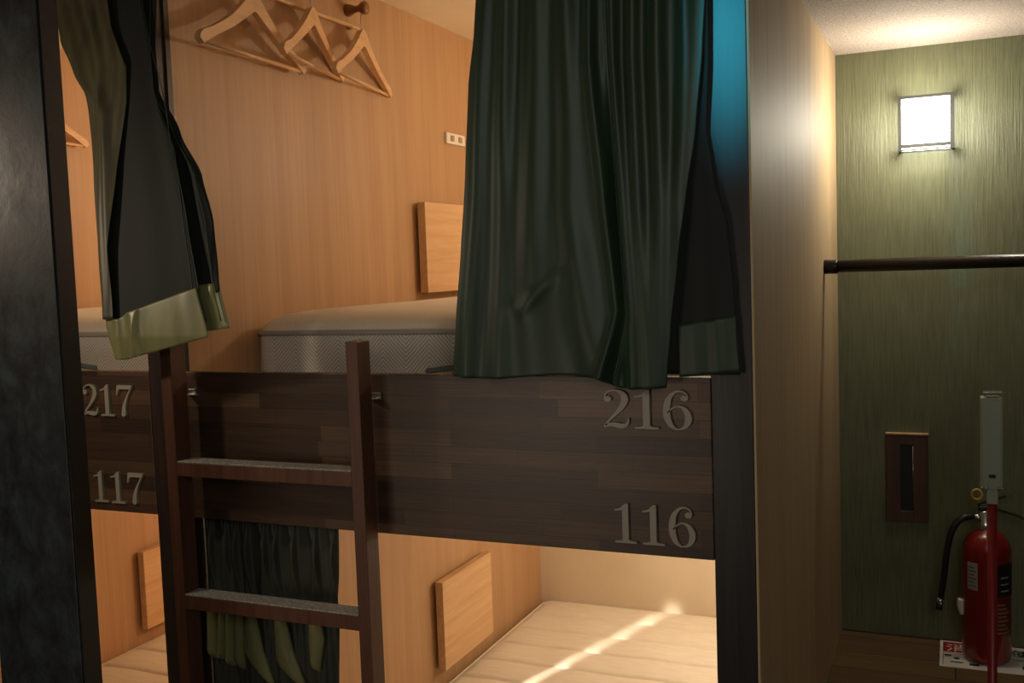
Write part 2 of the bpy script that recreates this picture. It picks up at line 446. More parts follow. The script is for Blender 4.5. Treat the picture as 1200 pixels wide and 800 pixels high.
# ------------------------------------------------------------------ folding boards on the wall
def fold_board(x, z0, z1, y0, y1, label):
    t = thing('fold_down_shelf', label, 'shelf', (x, (y0+y1)/2, z0), 'fold-down wooden shelves on the bunk walls')
    obj('board', bx(x+.012, x+.040, y0, y1, z0, z1, bev=.0025), M['beech'], t)
    obj('mounting_cleat', bx(x, x+.012, y0+.04, y1-.04, z1-.05, z1-.02), M['peg_wood'], t)
    obj('hinge_cleat', bx(x, x+.012, y0+.04, y1-.04, z0+.02, z0+.05), M['peg_wood'], t)
fold_board(XL, 1.472, 1.760, 1.118, 1.50, 'pale wooden fold-down shelf on the upper bunk wall beside the green curtain')
fold_board(XL, .230, .527, 1.130, 1.508, 'pale wooden fold-down shelf on the wall above the bunk 116 mattress')
fold_board(XM, .230, .527, 1.130, 1.508, 'pale wooden fold-down shelf in the left lower bunk under number 117')

# ------------------------------------------------------------------ socket
t = thing('wall_socket', 'small ivory socket plate high on the orange wood wall', 'socket', (XL, 1.43, 1.975))
obj('plate', bx(XL, XL+.010, 1.352, 1.492, 1.968, 2.005, bev=.003), M['white'], t)
obj('socket_insert', bx(XL+.0095, XL+.0125, 1.378, 1.404, 1.977, 1.996, bev=.001), M['socket_hole'], t)
obj('socket_insert', bx(XL+.0095, XL+.0125, 1.438, 1.464, 1.977, 1.996, bev=.001), M['socket_hole'], t)

# ------------------------------------------------------------------ pegs, rail, hangers
def peg(x, y, z, label):
    bm = nb()
    prof = [(.017, 0), (.0175, .006), (.015, .014), (.010, .026), (.0085, .034), (.010, .042), (.016, .050), (.0185, .057), (.0185, .062), (.014, .067), (.004, .069)]
    lathe(bm, prof, (x, y, z), 'X', 24)
    return obj('coat_peg', bm, M['peg_wood'], None, smooth=True, label=label, cat='peg', group='turned wooden coat pegs')
PEGS = [.285, .53, .775]
peg(XL, PEGS[0], 2.286, 'turned wooden peg nearest the viewer holding the leftmost hanger of the row')
peg(XL, PEGS[1], 2.286, 'turned wooden peg holding the middle hanger of the row')
peg(XL, PEGS[2], 2.284, 'brown turned wooden peg showing in full, holding the right hanger')
peg(XM, .775, 2.235, 'wooden peg on the far left bunk wall holding the single hanger')
bm = nb(); tube(bm, [(XL+.02, -.0+.06, 2.236), (XL+.02, .80, 2.236)], .0055, 12)
t = thing('dowel_rail', 'thin pale wooden dowel rail running along the wall behind the hangers', 'rail', (XL, .43, 2.236))
obj('dowel', bm, M['hanger_wood'], t, smooth=True)
for yy in (.09, .775):
    bm = nb(); lathe(bm, [(.006, 0), (.006, .018)], (XL, yy, 2.236), 'X', 12); obj('standoff', bm, M['hanger_wood'], t, smooth=True)

def hanger(px, y, zpeg, zneck, ang, label, hw=.215):
    """hook over a peg at (px wall face, y, zpeg); near arm swung out by ang"""
    X = px+.045
    t = thing('coat_hanger', label, 'hanger', (X, y, zneck-.13), 'pale wooden coat hangers')
    ca, sa = math.cos(ang), math.sin(ang)
    def pt(a, b, th): return V(X - sa*a + ca*th, y + ca*a + sa*th, zneck + b)
    f0 = lambda a, b: pt(a, b, -.008); f1 = lambda a, b: pt(a, b, .008)
    bm = nb()
    # two arms and neck, one flat piece
    pts = [(-hw, -.130, .018), (-hw+.012, -.117, .025), (-hw+.05, -.099, .021), (-.10, -.066, .024), (-.045, -.030, .031), (-.012, -.006, .040), (0, -.002, .048),
           (.012, -.006, .040), (.045, -.030, .031), (.10, -.066, .024), (hw-.05, -.099, .021), (hw-.012, -.117, .025), (hw, -.130, .018)]
    ribbon(bm, pts, f0, f1, 5)
    obj('shoulder_piece', bm, M['hanger_wood'], t, smooth=False)
    bm = nb(); tube(bm, [pt(-hw+.012, -.128, 0), pt(hw-.012, -.128, 0)], .0048, 10); obj('trouser_bar', bm, M['hanger_wood'], t, smooth=True)
    bm = nb(); r = .0115
    top = zpeg-zneck; pts = [pt(0, .015, 0), pt(0, top-.028, 0), pt(.002, top-.022, 0)]
    for k in range(0, 11):
        a = math.radians(-60+k*24); pts.append(pt(r*math.cos(a), top+r*math.sin(a)-.001, 0))
    tube(bm, pts, .0014, 8); obj('hook', bm, M['steel'], t, smooth=True)
    return t
hanger(XL, PEGS[0], 2.286, 2.195, math.radians(4), 'pale wooden hanger leftmost and nearest of the three on the wall')
hanger(XL, PEGS[1], 2.286, 2.212, math.radians(13), 'pale wooden hanger in the middle of the three, overlapping its neighbours', .205)
hanger(XL, PEGS[2], 2.284, 2.203, math.radians(11), 'pale wooden hanger furthest right, hung from the visible brown peg', .215)
hanger(XM, .775, 2.235, 2.150, math.radians(3), 'pale wooden hanger seen alone through the gap left of the tied curtain')

# ------------------------------------------------------------------ ladder
t = thing('ladder', 'dark brown wooden ladder with grey rung pads standing against the bunk board', 'ladder', (-1.296, -.08, 0))
LX0, LX1 = -1.540, -1.052
obj('stringer', bx(LX0, LX0+.028, -.080, -.034, 0, 1.415, bev=.0015), M['ladder_wood'], t)
obj('stringer', bx(LX1-.027, LX1, -.080, -.034, 0, 1.415, bev=.0015), M['ladder_wood'], t)
for z in (.297, .585, .873, 1.161):
    r_ = obj('rung', bx(LX0+.028, LX1-.027, -.080, -.034, z-.031, z-.001, bev=.0012), M['ladder_wood'], t)
    bm = nb()
    box(bm, LX0+.029, LX1-.028, -.079, -.035, z-.001, z+.0015, bev=.0006)
    obj('grip_pad', bm, M['grip'], r_)
for x in (LX0+.004, LX1-.026):
    b_ = obj('mounting_bracket', bx(x, x+.022, -.034, -.0005, 1.292, 1.296, bev=.0005), M['steel'], t)
    bm = nb(); box(bm, x, x+.028, -.004, -.0004, 1.292, 1.306, bev=.0005); obj('bracket_plate', bm, M['steel'], b_)

# ------------------------------------------------------------------ curtains
def interp(tab, z):
    """tab: list of (z, value...) with z descending"""
    if z >= tab[0][0]: return tab[0][1:]
    for a, b in zip(tab, tab[1:]):
        if z >= b[0]:
            k = (a[0]-z)/(a[0]-b[0]); k = k*k*(3-2*k)*.3 + k*.7
            return tuple(p+(q-p)*k for p, q in zip(a[1:], b[1:]))
    return tab[-1][1:]
def sheet(name, left, right, m, parent, ybase, folds, zt, bot, nu=90, nv=110, edge_fade=.0, thick=.0015, extra=None, parent_thing=None, top=None):
    """left/right: (z, x) tables; folds: list of (table (z, x), width, amp); bot(u)->z; ybase(z)->y"""
    bm = nb(); G = []
    for j in range(nv+1):
        row = []
        for i in range(nu+1):
            u = i/nu; zb = bot(u); z1 = top(u) if top else zt
            z = z1 + (zb-z1)*j/nv
            x = interp(left, z)[0]*(1-u) + interp(right, z)[0]*u
            y = ybase(z)
            for tab, w, amp in folds:
                c, = interp(tab, z)
                if isinstance(amp, tuple): am = amp[0]+(amp[1]-amp[0])*min(1, max(0, (zt-z)/(zt-zb)))
                else: am = amp
                if isinstance(w, tuple): ww = w[0]+(w[1]-w[0])*min(1, max(0, (zt-z)/(zt-zb)))
                else: ww = w
                y -= am*math.exp(-((x-c)/ww)**2)
            if extra: y += extra(x, z)
            row.append(bm.verts.new((x, y, z)))
        G.append(row)
    for j in range(nv):
        for i in range(nu): bm.faces.new((G[j][i], G[j][i+1], G[j+1][i+1], G[j+1][i]))
    r = obj(name, bm, m, parent, smooth=False)
    for p in r.data.polygons: p.use_smooth = True
    md = r.modifiers.new('thickness', 'SOLIDIFY'); md.thickness = thick; md.offset = 0
    return r

# right curtain, drawn across the upper bunk 216
ct = thing('curtain', 'dark green satin curtain hanging over the upper bunk 216', 'curtain', (-.62, -.03, 1.34), 'green bunk curtains')
L = [(2.22, -.790), (2.048, -.797), (1.973, -.803), (1.882, -.818), (1.728, -.832), (1.571, -.846), (1.443, -.860), (1.34, -.872)]
Rr = [(2.22, -.372), (1.991, -.378), (1.894, -.384), (1.769, -.398), (1.656, -.416), (1.541, -.433), (1.438, -.446), (1.33, -.456)]
F = [([(2.22, -.765), (1.72, -.805), (1.34, -.840)], .018, .012),
     ([(2.22, -.728), (1.72, -.752), (1.34, -.775)], (.014, .024), (.018, .012)),
     ([(2.22, -.672), (1.72, -.690), (1.45, -.705), (1.34, -.70)], (.018, .040), (.018, .014)),
     ([(2.22, -.618), (1.9, -.625), (1.65, -.63), (1.45, -.60), (1.34, -.58)], (.014, .035), (.016, .014)),
     ([(2.22, -.575), (1.9, -.580), (1.65, -.560), (1.46, -.539), (1.34, -.570)], (.011, .012), (.018, .020)),
     ([(2.22, -.535), (1.9, -.540), (1.65, -.525), (1.46, -.516), (1.34, -.514)], (.013, .014), (.018, .022)),
     ([(2.22, -.495), (1.9, -.505), (1.65, -.498), (1.46, -.492), (1.34, -.490)], (.012, .016), (.020, .014)),
     ([(2.22, -.452), (1.9, -.462), (1.65, -.460), (1.46, -.468), (1.34, -.470)], (.014, .020), (.020, .012)),
     ([(2.22, -.405), (1.9, -.412), (1.65, -.43)], .014, (.016, .004)),
     ([(2.22, -.555), (1.65, -.543), (1.46, -.529), (1.40, -.545), (1.34, -.558)], (.004, .010), (-.004, -.026)),
     ]
def drag(x, z):
    d = math.hypot((x+.70)/.055, (z-1.50)/.055)
    s = math.exp(-((z-1.47-.9*max(0, x+.72))/.016)**2)*math.exp(-((x+.70)/.05)**2)
    return -.005*s + .002*math.sin(30*x+12*z) + .0015*math.sin(61*x-9*z)
def yb_r(z): return -.022 - .012*min(1, max(0, (2.2-z)/.86))
def bot_r(u):
    return 1.345 - .004*math.sin(u*9) - (.014 if u > .72 else 0)*min(1, (u-.72)/.04)
hem_z = 1.425
sheet('outer_cloth', L, Rr, M['green'], ct, yb_r, F, 2.22, bot_r, 170, 150, extra=drag)
# back flap, turned at the right edge in front of the post
LB = [(2.22, -.43), (1.77, -.46), (1.60, -.50), (1.441, -.52), (1.33, -.52)]
RB = [(2.22, -.374), (1.994, -.374), (1.88, -.376), (1.769, -.383), (1.682, -.370), (1.607, -.351), (1.494, -.342), (1.408, -.339), (1.345, -.334)]
FB = [([(2.0, -.39), (1.45, -.41), (1.34, -.41)], .02, .004), ([(2.0, -.38), (1.45, -.375), (1.34, -.37)], .012, .004)]
sheet('lining', LB, RB, M['lining'], ct, lambda z: -.012, FB, 2.22, lambda u: 1.350, 30, 80)
sheet('lining_hem', [(1.46, -.442), (1.345, -.440)], [(1.46, -.3405), (1.408, -.3385), (1.335, -.3335)], M['green'], ct, lambda z: -.015, FB, 1.45, lambda u: 1.345+.010*u, 30, 14,
      top=lambda u: 1.438+.014*u)

# left curtain, gathered and swung over the post between the two bays
cl = thing('curtain', 'dark curtain twisted aside over the ladder with wide olive satin hem', 'curtain', (-1.55, -.09, 1.39), 'green bunk curtains')
def ybl(off): return lambda z: -.022 + off - .105*min(1, max(0, (2.15-z)/.72))**.9
AL = [(2.22, -1.835), (2.189, -1.824), (2.072, -1.788), (1.991, -1.734), (1.947, -1.701), (1.783, -1.670), (1.6, -1.647), (1.471, -1.630), (1.383, -1.604)]
AR = [(2.22, -1.663), (2.167, -1.660), (2.091, -1.640), (1.994, -1.592), (1.921, -1.590), (1.778, -1.607), (1.617, -1.621), (1.471, -1.605)]
BR = [(2.22, -1.578), (2.155, -1.574), (2.043, -1.545), (1.942, -1.528), (1.803, -1.462), (1.661, -1.424), (1.526, -1.390), (1.436, -1.360), (1.40, -1.352)]
CR = [(2.22, -1.548), (2.151, -1.546), (2.024, -1.537), (1.942, -1.524), (1.847, -1.464), (1.756, -1.407), (1.659, -1.374), (1.529, -1.350), (1.444, -1.322), (1.42, -1.318)]
AF = [([(2.2, -1.80), (2.0, -1.73), (1.9, -1.66)], .018, (.012, .0)), ([(2.2, -1.765), (2.0, -1.69), (1.9, -1.64)], .014, (.012, .0)), ([(2.2, -1.73), (2.0, -1.66), (1.8, -1.63)], .012, (.012, .0)),
      ([(2.2, -1.69), (2.0, -1.625), (1.8, -1.63), (1.5, -1.62)], (.018, .006), (.012, .002)), ([(2.2, -1.66), (2.0, -1.60), (1.8, -1.615)], .010, (.010, .0)), ([(2.2, -1.71), (1.95, -1.655), (1.7, -1.645), (1.5, -1.628)], .006, .003)]
shift = lambda tab, d: [(z, x+d) for z, x in tab]
sheet('twisted_fold', AL, AR, M['olive_dark'], cl, ybl(-.016), AF, 2.22, lambda u: 1.468, 50, 100)
sheet('dark_fold', shift(AL, -.004), [(2.22, -1.74), (2.07, -1.72), (1.98, -1.68), (1.90, -1.655), (1.80, -1.66), (1.6, -1.648), (1.4, -1.63)], M['green'], cl, ybl(-.012), AF[:3], 2.22, lambda u: 1.80, 30, 60)
BL = [(2.22, -1.80), (2.072, -1.77), (1.991, -1.72), (1.947, -1.690), (1.783, -1.662), (1.6, -1.641), (1.471, -1.626), (1.383, -1.60)]
BF = [([(2.2, -1.57), (1.9, -1.50), (1.6, -1.42), (1.4, -1.37)], .02, .006), ([(2.1, -1.6), (1.6, -1.53), (1.4, -1.51)], .05, .008)]
sheet('lining', BL, BR, M['lining'], cl, ybl(-.003), BF, 2.22, lambda u: 1.462+.060*u**1.3, 50, 90)
BLh = [(1.53, -1.636), (1.471, -1.630), (1.383, -1.604), (1.36, -1.600)]
BRh = [(1.53, -1.391), (1.526, -1.390), (1.436, -1.360), (1.40, -1.350)]
HF = [([(1.5, -1.565), (1.38, -1.53)], .010, .006), ([(1.5, -1.60), (1.38, -1.585)], .008, .005), ([(1.5, -1.545), (1.38, -1.555)], .006, .004), ([(1.5, -1.42), (1.38, -1.40)], .03, .004)]
sheet('hem_band', BLh, BRh, M['olive'], cl, ybl(-.012), HF, 1.52, lambda u: 1.384+.052*max(0, u-.12)**1.0, 60, 24,
      top=lambda u: 1.472-.004*math.sin(u*14)*(u < .25)+.056*max(0, (u-.15)/.85)**.85)
CL = [(2.22, -1.60), (2.0, -1.57), (1.8, -1.50), (1.6, -1.44), (1.44, -1.38), (1.38, -1.37)]
sheet('back_fold', CL, CR, M['lining'], cl, ybl(.012), [([(2.2, -1.56), (1.95, -1.53), (1.75, -1.42), (1.45, -1.335)], .010, .008)], 2.22, lambda u: 1.50+.02*u, 30, 80)
CLh = [(1.55, -1.46), (1.526, -1.45), (1.436, -1.42), (1.40, -1.41)]
sheet('back_hem', CLh, CR, M['olive'], cl, ybl(.008), [([(1.5, -1.372), (1.44, -1.35)], .008, .004)], 1.535, lambda u: 1.436+.010*u, 20, 14, top=lambda u: 1.530+.006*u)
# edge seam cords that catch the light
for tab, off in ((BR, -.006), (CR, .004)):
    bm = nb(); f = ybl(off)
    pts = [(interp(tab, z)[0]-.012*(tab is CR), f(z)-.003, z) for z in [2.2-.02*k for k in range(0, 38)]]
    tube(bm, pts, .0012, 6); obj('seam', bm, M['green'], cl, smooth=True)
bm = nb(); f = ybl(-.01)
tabs = [(2.1, -1.56), (1.9, -1.49), (1.7, -1.44), (1.53, -1.405), (1.43, -1.375)]
tube(bm, [(interp(tabs, 2.1-.02*k)[0], f(2.1-.02*k), 2.1-.02*k) for k in range(34)], .0010, 6); obj('seam', bm, M['green'], cl, smooth=True)

# lower curtain behind the ladder, pinch pleated
cb = thing('curtain', 'dark pinch-pleated curtain behind the ladder in the lower bunk', 'curtain', (-1.39, .05, .30), 'green bunk curtains')
pleats = [-1.555, -1.515, -1.485, -1.455, -1.41, -1.375, -1.33, -1.275, -1.225]
PF = []
for i, p in enumerate(pleats):
    sp = .004*math.sin(i*2.1)
    PF.append(([(1.02, p), (.93, p+.006+sp), (.85, p+.004), (.3, p+.012)], (.006, .013), (.010, .018)))
    PF.append(([(1.02, p+.012), (.93, p+.009+sp), (.80, p+.020)], (.004, .008), (.007, .007)))
sheet('pleated_cloth', [(1.04, XL+.007), (.3, XL+.007)], [(1.04, -1.205), (.9, -1.21), (.3, -1.225)], M['pleat'], cb, lambda z: .058, PF, 1.035, lambda u: .30, 200, 90)
def flap(poly_px):
    def w(px, py, yy):
        return V(-1.559+.00236*(px-246)-.000125*(py-716), yy, .789-.00196*(py-716)+.00022*(px-246))
    bm = nb(); lft, rgt = poly_px; n = 10; m_ = 8; G = []
    for j in range(n+1):
        t_ = j/n; row = []
        def at(side):
            k = t_*(len(side)-1); i0 = min(int(k), len(side)-2); q = k-i0
            return side[i0][0]+(side[i0+1][0]-side[i0][0])*q, side[i0][1]+(side[i0+1][1]-side[i0][1])*q
        a, b = at(lft), at(rgt)
        for i in range(m_+1):
            u = i/m_; px = a[0]+(b[0]-a[0])*u; py = a[1]+(b[1]-a[1])*u
            row.append(bm.verts.new(w(px, py, .034-.008*math.sin(PI*u)+.010*u)))
        G.append(row)
    for j in range(n):
        for i in range(m_): bm.faces.new((G[j][i], G[j][i+1], G[j+1][i+1], G[j+1][i]))
    o = obj('hem_fold', bm, M['olive'], cb)
    for p in o.data.polygons: p.use_smooth = True
    md = o.modifiers.new('thickness', 'SOLIDIFY'); md.thickness = .0012
for f_ in ((((248, 704), (247, 759)), ((257, 704), (259, 772))),
           (((262, 704), (260, 766)), ((268, 704), (269, 772))),
           (((271, 704), (270, 770)), ((278, 704), (280, 780))),
           (((281, 704), (280, 768)), ((288, 704), (291, 784))),
           (((294, 704), (292, 740), (293, 762)), ((300, 704), (312, 760), (327, 806))),
           (((327, 704), (327, 745), (329, 770)), ((333, 704), (346, 760), (363, 806))),
           (((366, 704), (365, 745), (367, 771)), ((374, 704), (380, 745), (376, 782)))):
    flap(f_)
bm = nb(); tube(bm, [(XL+.006, .062, 1.03), (XR-.09, .062, 1.03)], .005, 10); obj('curtain_rail', bm, M['black'], cb, smooth=True)

# ------------------------------------------------------------------ corridor lamp
LY = YF-.058
t = thing('wall_lamp', 'square glowing wall lamp with thin dark frame on the green wall', 'lamp', (-.07, YF, 1.83))
x0, x1, z0, z1 = -.140, .0015, 1.826, 1.975
obj('diffuser', bx(x0+.006, x1-.006, LY+.004, YF-.004, z0+.004, z1-.006, bev=.002), M['glow'], t)
bm = nb()
box(bm, x0-.001, x0+.008, LY-.003, LY+.010, z0, z1+.001); box(bm, x1-.010, x1+.001, LY-.003, LY+.010, z0, z1+.001)
box(bm, x0+.0079, x1-.0099, LY-.0025, LY+.009, z1-.007, z1+.0005); box(bm, x0+.0079, x1-.0099, LY-.0025, LY+.005, z0+.008, z0+.018); box(bm, x0+.0079, x1-.0099, LY-.0025, LY+.0035, z0+.0002, z0+.004)
for xa in (x0, x1-.005):
    box(bm, xa, xa+.005, LY+.01, YF-.001, z0, z0+.006); box(bm, xa, xa+.005, LY+.01, YF-.001, z1-.005, z1)
obj('frame', bm, M['frame'], t)
obj('back_plate', bx(x0+.002, x1-.002, YF-.004, YF-.0002, z0+.002, z1), M['frame'], t)

# ------------------------------------------------------------------ hand rail
t = thing('handrail', 'black metal handrail running across the corridor end in front of the green wall', 'rail', (.6, 1.035, 1.50))
bm = nb(); tube(bm, [(XR+.03, 1.035, 1.517), (1.598, 1.035, 1.517)], .0165, 24); obj('rail_tube', bm, M['rail'], t, smooth=True)
bm = nb(); lathe(bm, [(.0185, 0), (.0185, .030), (.0175, .034)], (XR, 1.035, 1.516), 'X', 24); obj('end_socket', bm, M['rail'], t, smooth=True)
bm = nb(); tube(bm, cr([(XR+.002, 1.030, 1.50), (XR+.002, 1.02, 1.44), (XR+.002, 1.005, 1.3), (XR+.002, .985, 1.1), (XR+.002, .975, .9)], 6), .0012, 6)

# ------------------------------------------------------------------ recessed pull
t = thing('recessed_pull', 'dark brown wooden recessed pull plate with black slot on the green wall', 'handle', (-.126, YF, .769))
bm = nb()
X0, X1, Z0, Z1 = -.183, -.070, .769, 1.024; sx0, sx1, sz0, sz1 = -.144, -.109, .80, .995
box(bm, X0, sx0, YF-.010, YF+.001, Z0, Z1, bev=.001); box(bm, sx1, X1, YF-.010, YF-.0002, Z0, Z1, bev=.001)
box(bm, sx0, sx1, YF-.010, YF-.0002, sz1, Z1, bev=.0005); box(bm, sx0, sx1, YF-.010, YF-.0002, Z0, sz0, bev=.0005)
obj('plate', bm, M['slot_wood'], t)
obj('slot', bx(sx0, sx1, YF-.002, YF-.0001, sz0, sz1), M['black'], t)
obj('top_edge', bx(X0-.001, X1+.001, YF-.013, YF-.0002, Z1, Z1+.005, bev=.001), M['beech'], t)
bm = nb(); tube(bm, [(sx1-.001, YF-.011, sz0+.01), (sx1-.001, YF-.011, sz1-.004)], .0012, 8); obj('slot_trim', bm, M['steel'], t, smooth=True)

# ------------------------------------------------------------------ instruction sheet on the floor
def text_mesh(s, size, m, parent, origin, xdir, ydir, name='lettering', depth=.0003):
    cu = bpy.data.curves.new('txt', 'FONT'); cu.body = s; cu.size = size; cu.extrude = depth
    to = bpy.data.objects.new('txt', cu); col.objects.link(to)
    dg = bpy.context.evaluated_depsgraph_get(); dg.update()
    me = bpy.data.meshes.new_from_object(to.evaluated_get(dg))
    bpy.data.objects.remove(to)
    xd, yd = Vector(xdir).normalized(), Vector(ydir).normalized(); zd = xd.cross(yd)
    base = V(0, 0, 0); q = parent
    while q is not None: base += q.location; q = q.parent
    for v in me.vertices:
        v.co = Vector(origin) + xd*v.co.x + yd*v.co.y + zd*v.co.z - base
    me.materials.clear(); me.materials.append(m)
    o = bpy.data.objects.new(name, me); col.objects.link(o); o.parent = parent
    return o
t = thing('instruction_sheet', 'white and red printed instruction sheet lying under the fire extinguisher', 'sign', (.14, 1.26, ZF))
SX0, SX1, SY0, SY1 = -.040, .330, 1.166, 1.362; zt = ZF+.0016
obj('sheet', bx(SX0, SX1, SY0, SY1, ZF+.0002, zt), M['paper'], t)
obj('red_heading', bx(SX0+.008, SX0+.165, 1.275, 1.352, zt, zt+.0003), M['printred'], t)
text_mesh('消火器', .062, M['paper'], t, (SX0+.014, 1.286, zt+.0006), (1, 0, 0), (0, 1, 0))
bm = nb()
box(bm, SX0+.008, SX0+.0095, SY0+.012, 1.268, zt, zt+.0003); box(bm, SX0+.008, SX1-.008, 1.266, 1.268, zt, zt+.0003)
box(bm, SX0+.012, SX0+.03, 1.245, 1.257, zt, zt+.0003); box(bm, SX0+.028, SX0+.060, 1.200, 1.208, zt, zt+.0003)
lathe(bm, [(.008, 0), (.008, .0004)], (SX0+.043, 1.232, zt), 'Z', 12)
box(bm, SX0+.205, SX0+.225, 1.2, 1.225, zt, zt+.0003); box(bm, SX0+.075, SX0+.10, 1.19, 1.205, zt, zt+.0003)
box(bm, SX0+.24, SX0+.30, 1.215, 1.235, zt, zt+.0003)
obj('pictogram', bm, M['printblack'], t)
text_mesh('使用法', .055, M['printblack'], t, (SX0+.178, 1.292, zt+.0006), (1, 0, 0), (0, 1, 0))

# ------------------------------------------------------------------ fire extinguisher
ex, ey = .079, 1.255; zb = ZF+.0022
t = thing('fire_extinguisher', 'red fire extinguisher with black hose standing on the printed sheet', 'extinguisher', (ex, ey, zb))
bm = nb(); R0 = .062
prof = [(.050, 0), (R0-.006, .002), (R0-.002, .008), (R0, .018), (R0, .300)]
for k in range(1, 10):
    a = k/9*PI/2*.92; prof.append((.0155+(R0-.0155)*math.cos(a), .300+.060*math.sin(a)))
prof += [(.0155, .368)]
lathe(bm, prof, (ex, ey, zb), 'Z', 48); obj('cylinder_body', bm, M['red'], t, smooth=True)
bm = nb(); lathe(bm, [(.019, .360), (.020, .364), (.020, .382), (.016, .386), (.016, .410), (.010, .414)], (ex-.004, ey, zb), 'Z', 24); obj('valve_collar', bm, M['chrome'], t, smooth=True)
bm = nb(); tube(bm, [(ex-.004, ey, zb+.392), (ex-.034, ey-.01, zb+.396)], [.010, .008], 12)
obj('hose_coupling', bm, M['chrome'], t, smooth=True)
bm = nb()
# carry handle and squeeze lever as bent straps
def strap(pts, w, th):
    for i in range(len(pts)-1):
        a, b = Vector(pts[i]), Vector(pts[i+1]); d = (b-a); 
        n_ = V(-d.z, 0, d.x).normalized()*th/2; s_ = V(0, w/2, 0)
        c = [a+n_+s_, a+n_-s_, a-n_-s_, a-n_+s_, b+n_+s_, b+n_-s_, b-n_-s_, b-n_+s_]
        vs = [bm.verts.new(p) for p in c]
        for f in ((0, 1, 2, 3), (7, 6, 5, 4), (0, 4, 5, 1), (1, 5, 6, 2), (2, 6, 7, 3), (3, 7, 4, 0)): bm.faces.new([vs[k] for k in f])
strap([(ex-.018, ey, zb+.414), (ex+.02, ey, zb+.418), (ex+.07, ey, zb+.405), (ex+.115, ey, zb+.385)], .022, .003)
obj('carry_handle', bm, M['rubber'], t)
bm = nb(); strap([(ex-.020, ey, zb+.430), (ex+.01, ey, zb+.440), (ex+.06, ey, zb+.462)], .020, .003)
strap([(ex-.020, ey, zb+.414), (ex-.020, ey, zb+.432)], .02, .004)
obj('squeeze_lever', bm, M['rubber'], t)
bm = nb(); strap([(ex+.048, ey, zb+.456), (ex+.072, ey, zb+.468)], .022, .005); obj('lever_tip', bm, M['chrome'], t)
bm = nb(); tube(bm, [(ex-.024+.0125*math.cos(a), ey-.012, zb+.458+.0135*math.sin(a)) for a in [2*PI*k/20 for k in range(21)]], .0034, 10, cap=False)
tube(bm, [(ex-.022, ey-.012, zb+.446), (ex-.015, ey-.004, zb+.428)], .0022, 8)
obj('safety_ring', bm, M['yellow'], t, smooth=True)
bm = nb()
hp = cr([(ex-.032, ey-.01, zb+.396), (ex-.060, ey-.02, zb+.392), (ex-.085, ey-.025, zb+.360), (ex-.099, ey-.028, zb+.30), (ex-.107, ey-.028, zb+.23), (ex-.116, ey-.028, zb+.165)], 6)
tube(bm, hp, .0085, 14); h_ = obj('hose', bm, M['rubber'], t, smooth=True)
bm = nb(); tube(bm, [(ex-.116, ey-.028, zb+.168), (ex-.118, ey-.028, zb+.152)], [.0105, .0105], 14); obj('nozzle_ring', bm, M['chrome'], h_, smooth=True)
bm = nb(); tube(bm, [(ex-.118, ey-.028, zb+.153), (ex-.120, ey-.028, zb+.135)], [.008, .0095], 14); obj('nozzle', bm, M['rubber'], h_, smooth=True)
bm = nb(); tube(bm, cr([(ex-.058, ey-.01, zb+.125), (ex-.064, ey-.012, zb+.145), (ex-.064, ey-.012, zb+.165)], 4), .0105, 12); obj('hose_clip', bm, M['paper'], t, smooth=True)
def wrap(a0, a1, z0, z1, m, name, parent, dr=.0006, nn=14):
    bm = nb(); G = []
    for i in range(nn+1):
        a = math.radians(a0+(a1-a0)*i/nn); G.append([bm.verts.new((ex+(R0+dr)*math.cos(a), ey+(R0+dr)*math.sin(a), zb+z)) for z in (z0, z1)])
    for i in range(nn): bm.faces.new((G[i][0], G[i+1][0], G[i+1][1], G[i][1]))
    return obj(name, bm, m, parent, smooth=True)
l1 = wrap(-140, -112, .205, .280, M['printgrey'], 'paper_label', t)
for k in range(6): wrap(-137, -116+(-4 if k % 2 else 0), .215+k*.010, .2175+k*.010, M['printblack'], 'print_line', l1, .0009, 6)
l2 = wrap(-70, -10, .190, .280, M['printblack'], 'black_label', t)
for k in range(3): wrap(-58, -34, .205+k*.018, .209+k*.018, M['printgrey'], 'print_line', l2, .0009, 6)
l3 = wrap(-92, -25, .085, .180, Mat('dark_red_print', srgb(96, 20, 20), .4).m, 'instruction_label', t)
for k in range(8): wrap(-88, -30-(k*7 % 17), .090+k*.011, .0945+k*.011, Mat('tan_print', srgb(150, 112, 84), .5).m if k == 0 else bpy.data.materials['tan_print'], 'print_line', l3, .0009, 8)

# ------------------------------------------------------------------ grey case on a red pole
px_, py_ = .079, .80
t = thing('pole_mounted_case', 'narrow grey-green metal case on a thin red pole before the extinguisher', 'case', (px_, py_, ZF))
bm = nb(); lathe(bm, [(.055, 0), (.055, .006), (.012, .010), (.0105, .012), (.0105, .545)], (px_, py_, ZF), 'Z', 20); obj('pole', bm, M['red_dull'], t, smooth=True)
obj('neck', bx(px_-.012, px_+.012, py_-.012, py_+.012, .965, 1.003, bev=.002), M['greycase'], t)
cx0, cx1 = .0535, .1005
c_ = obj('case', bx(cx0, cx1, py_-.018, py_+.018, 1.000, 1.212, bev=.002), M['greycase'], t)
obj('front_cover', bx(cx0+.004, cx1-.004, py_-.021, py_-.018, 1.008, 1.206, bev=.001), M['greycase'], c_)
bm = nb(); box(bm, cx0+.006, cx1, py_-.02, py_+.012, 1.220, 1.224, bev=.001); box(bm, cx1-.008, cx1-.003, py_-.01, py_+.01, 1.21, 1.222); box(bm, cx0+.008, cx0+.012, py_-.01, py_+.01, 1.21, 1.222)
obj('top_clip', bm, M['chrome'], t)
obj('dark_plate', bx(cx0+.018, cx0+.032, py_-.0225, py_-.021, 1.028, 1.036), M['black'], c_)
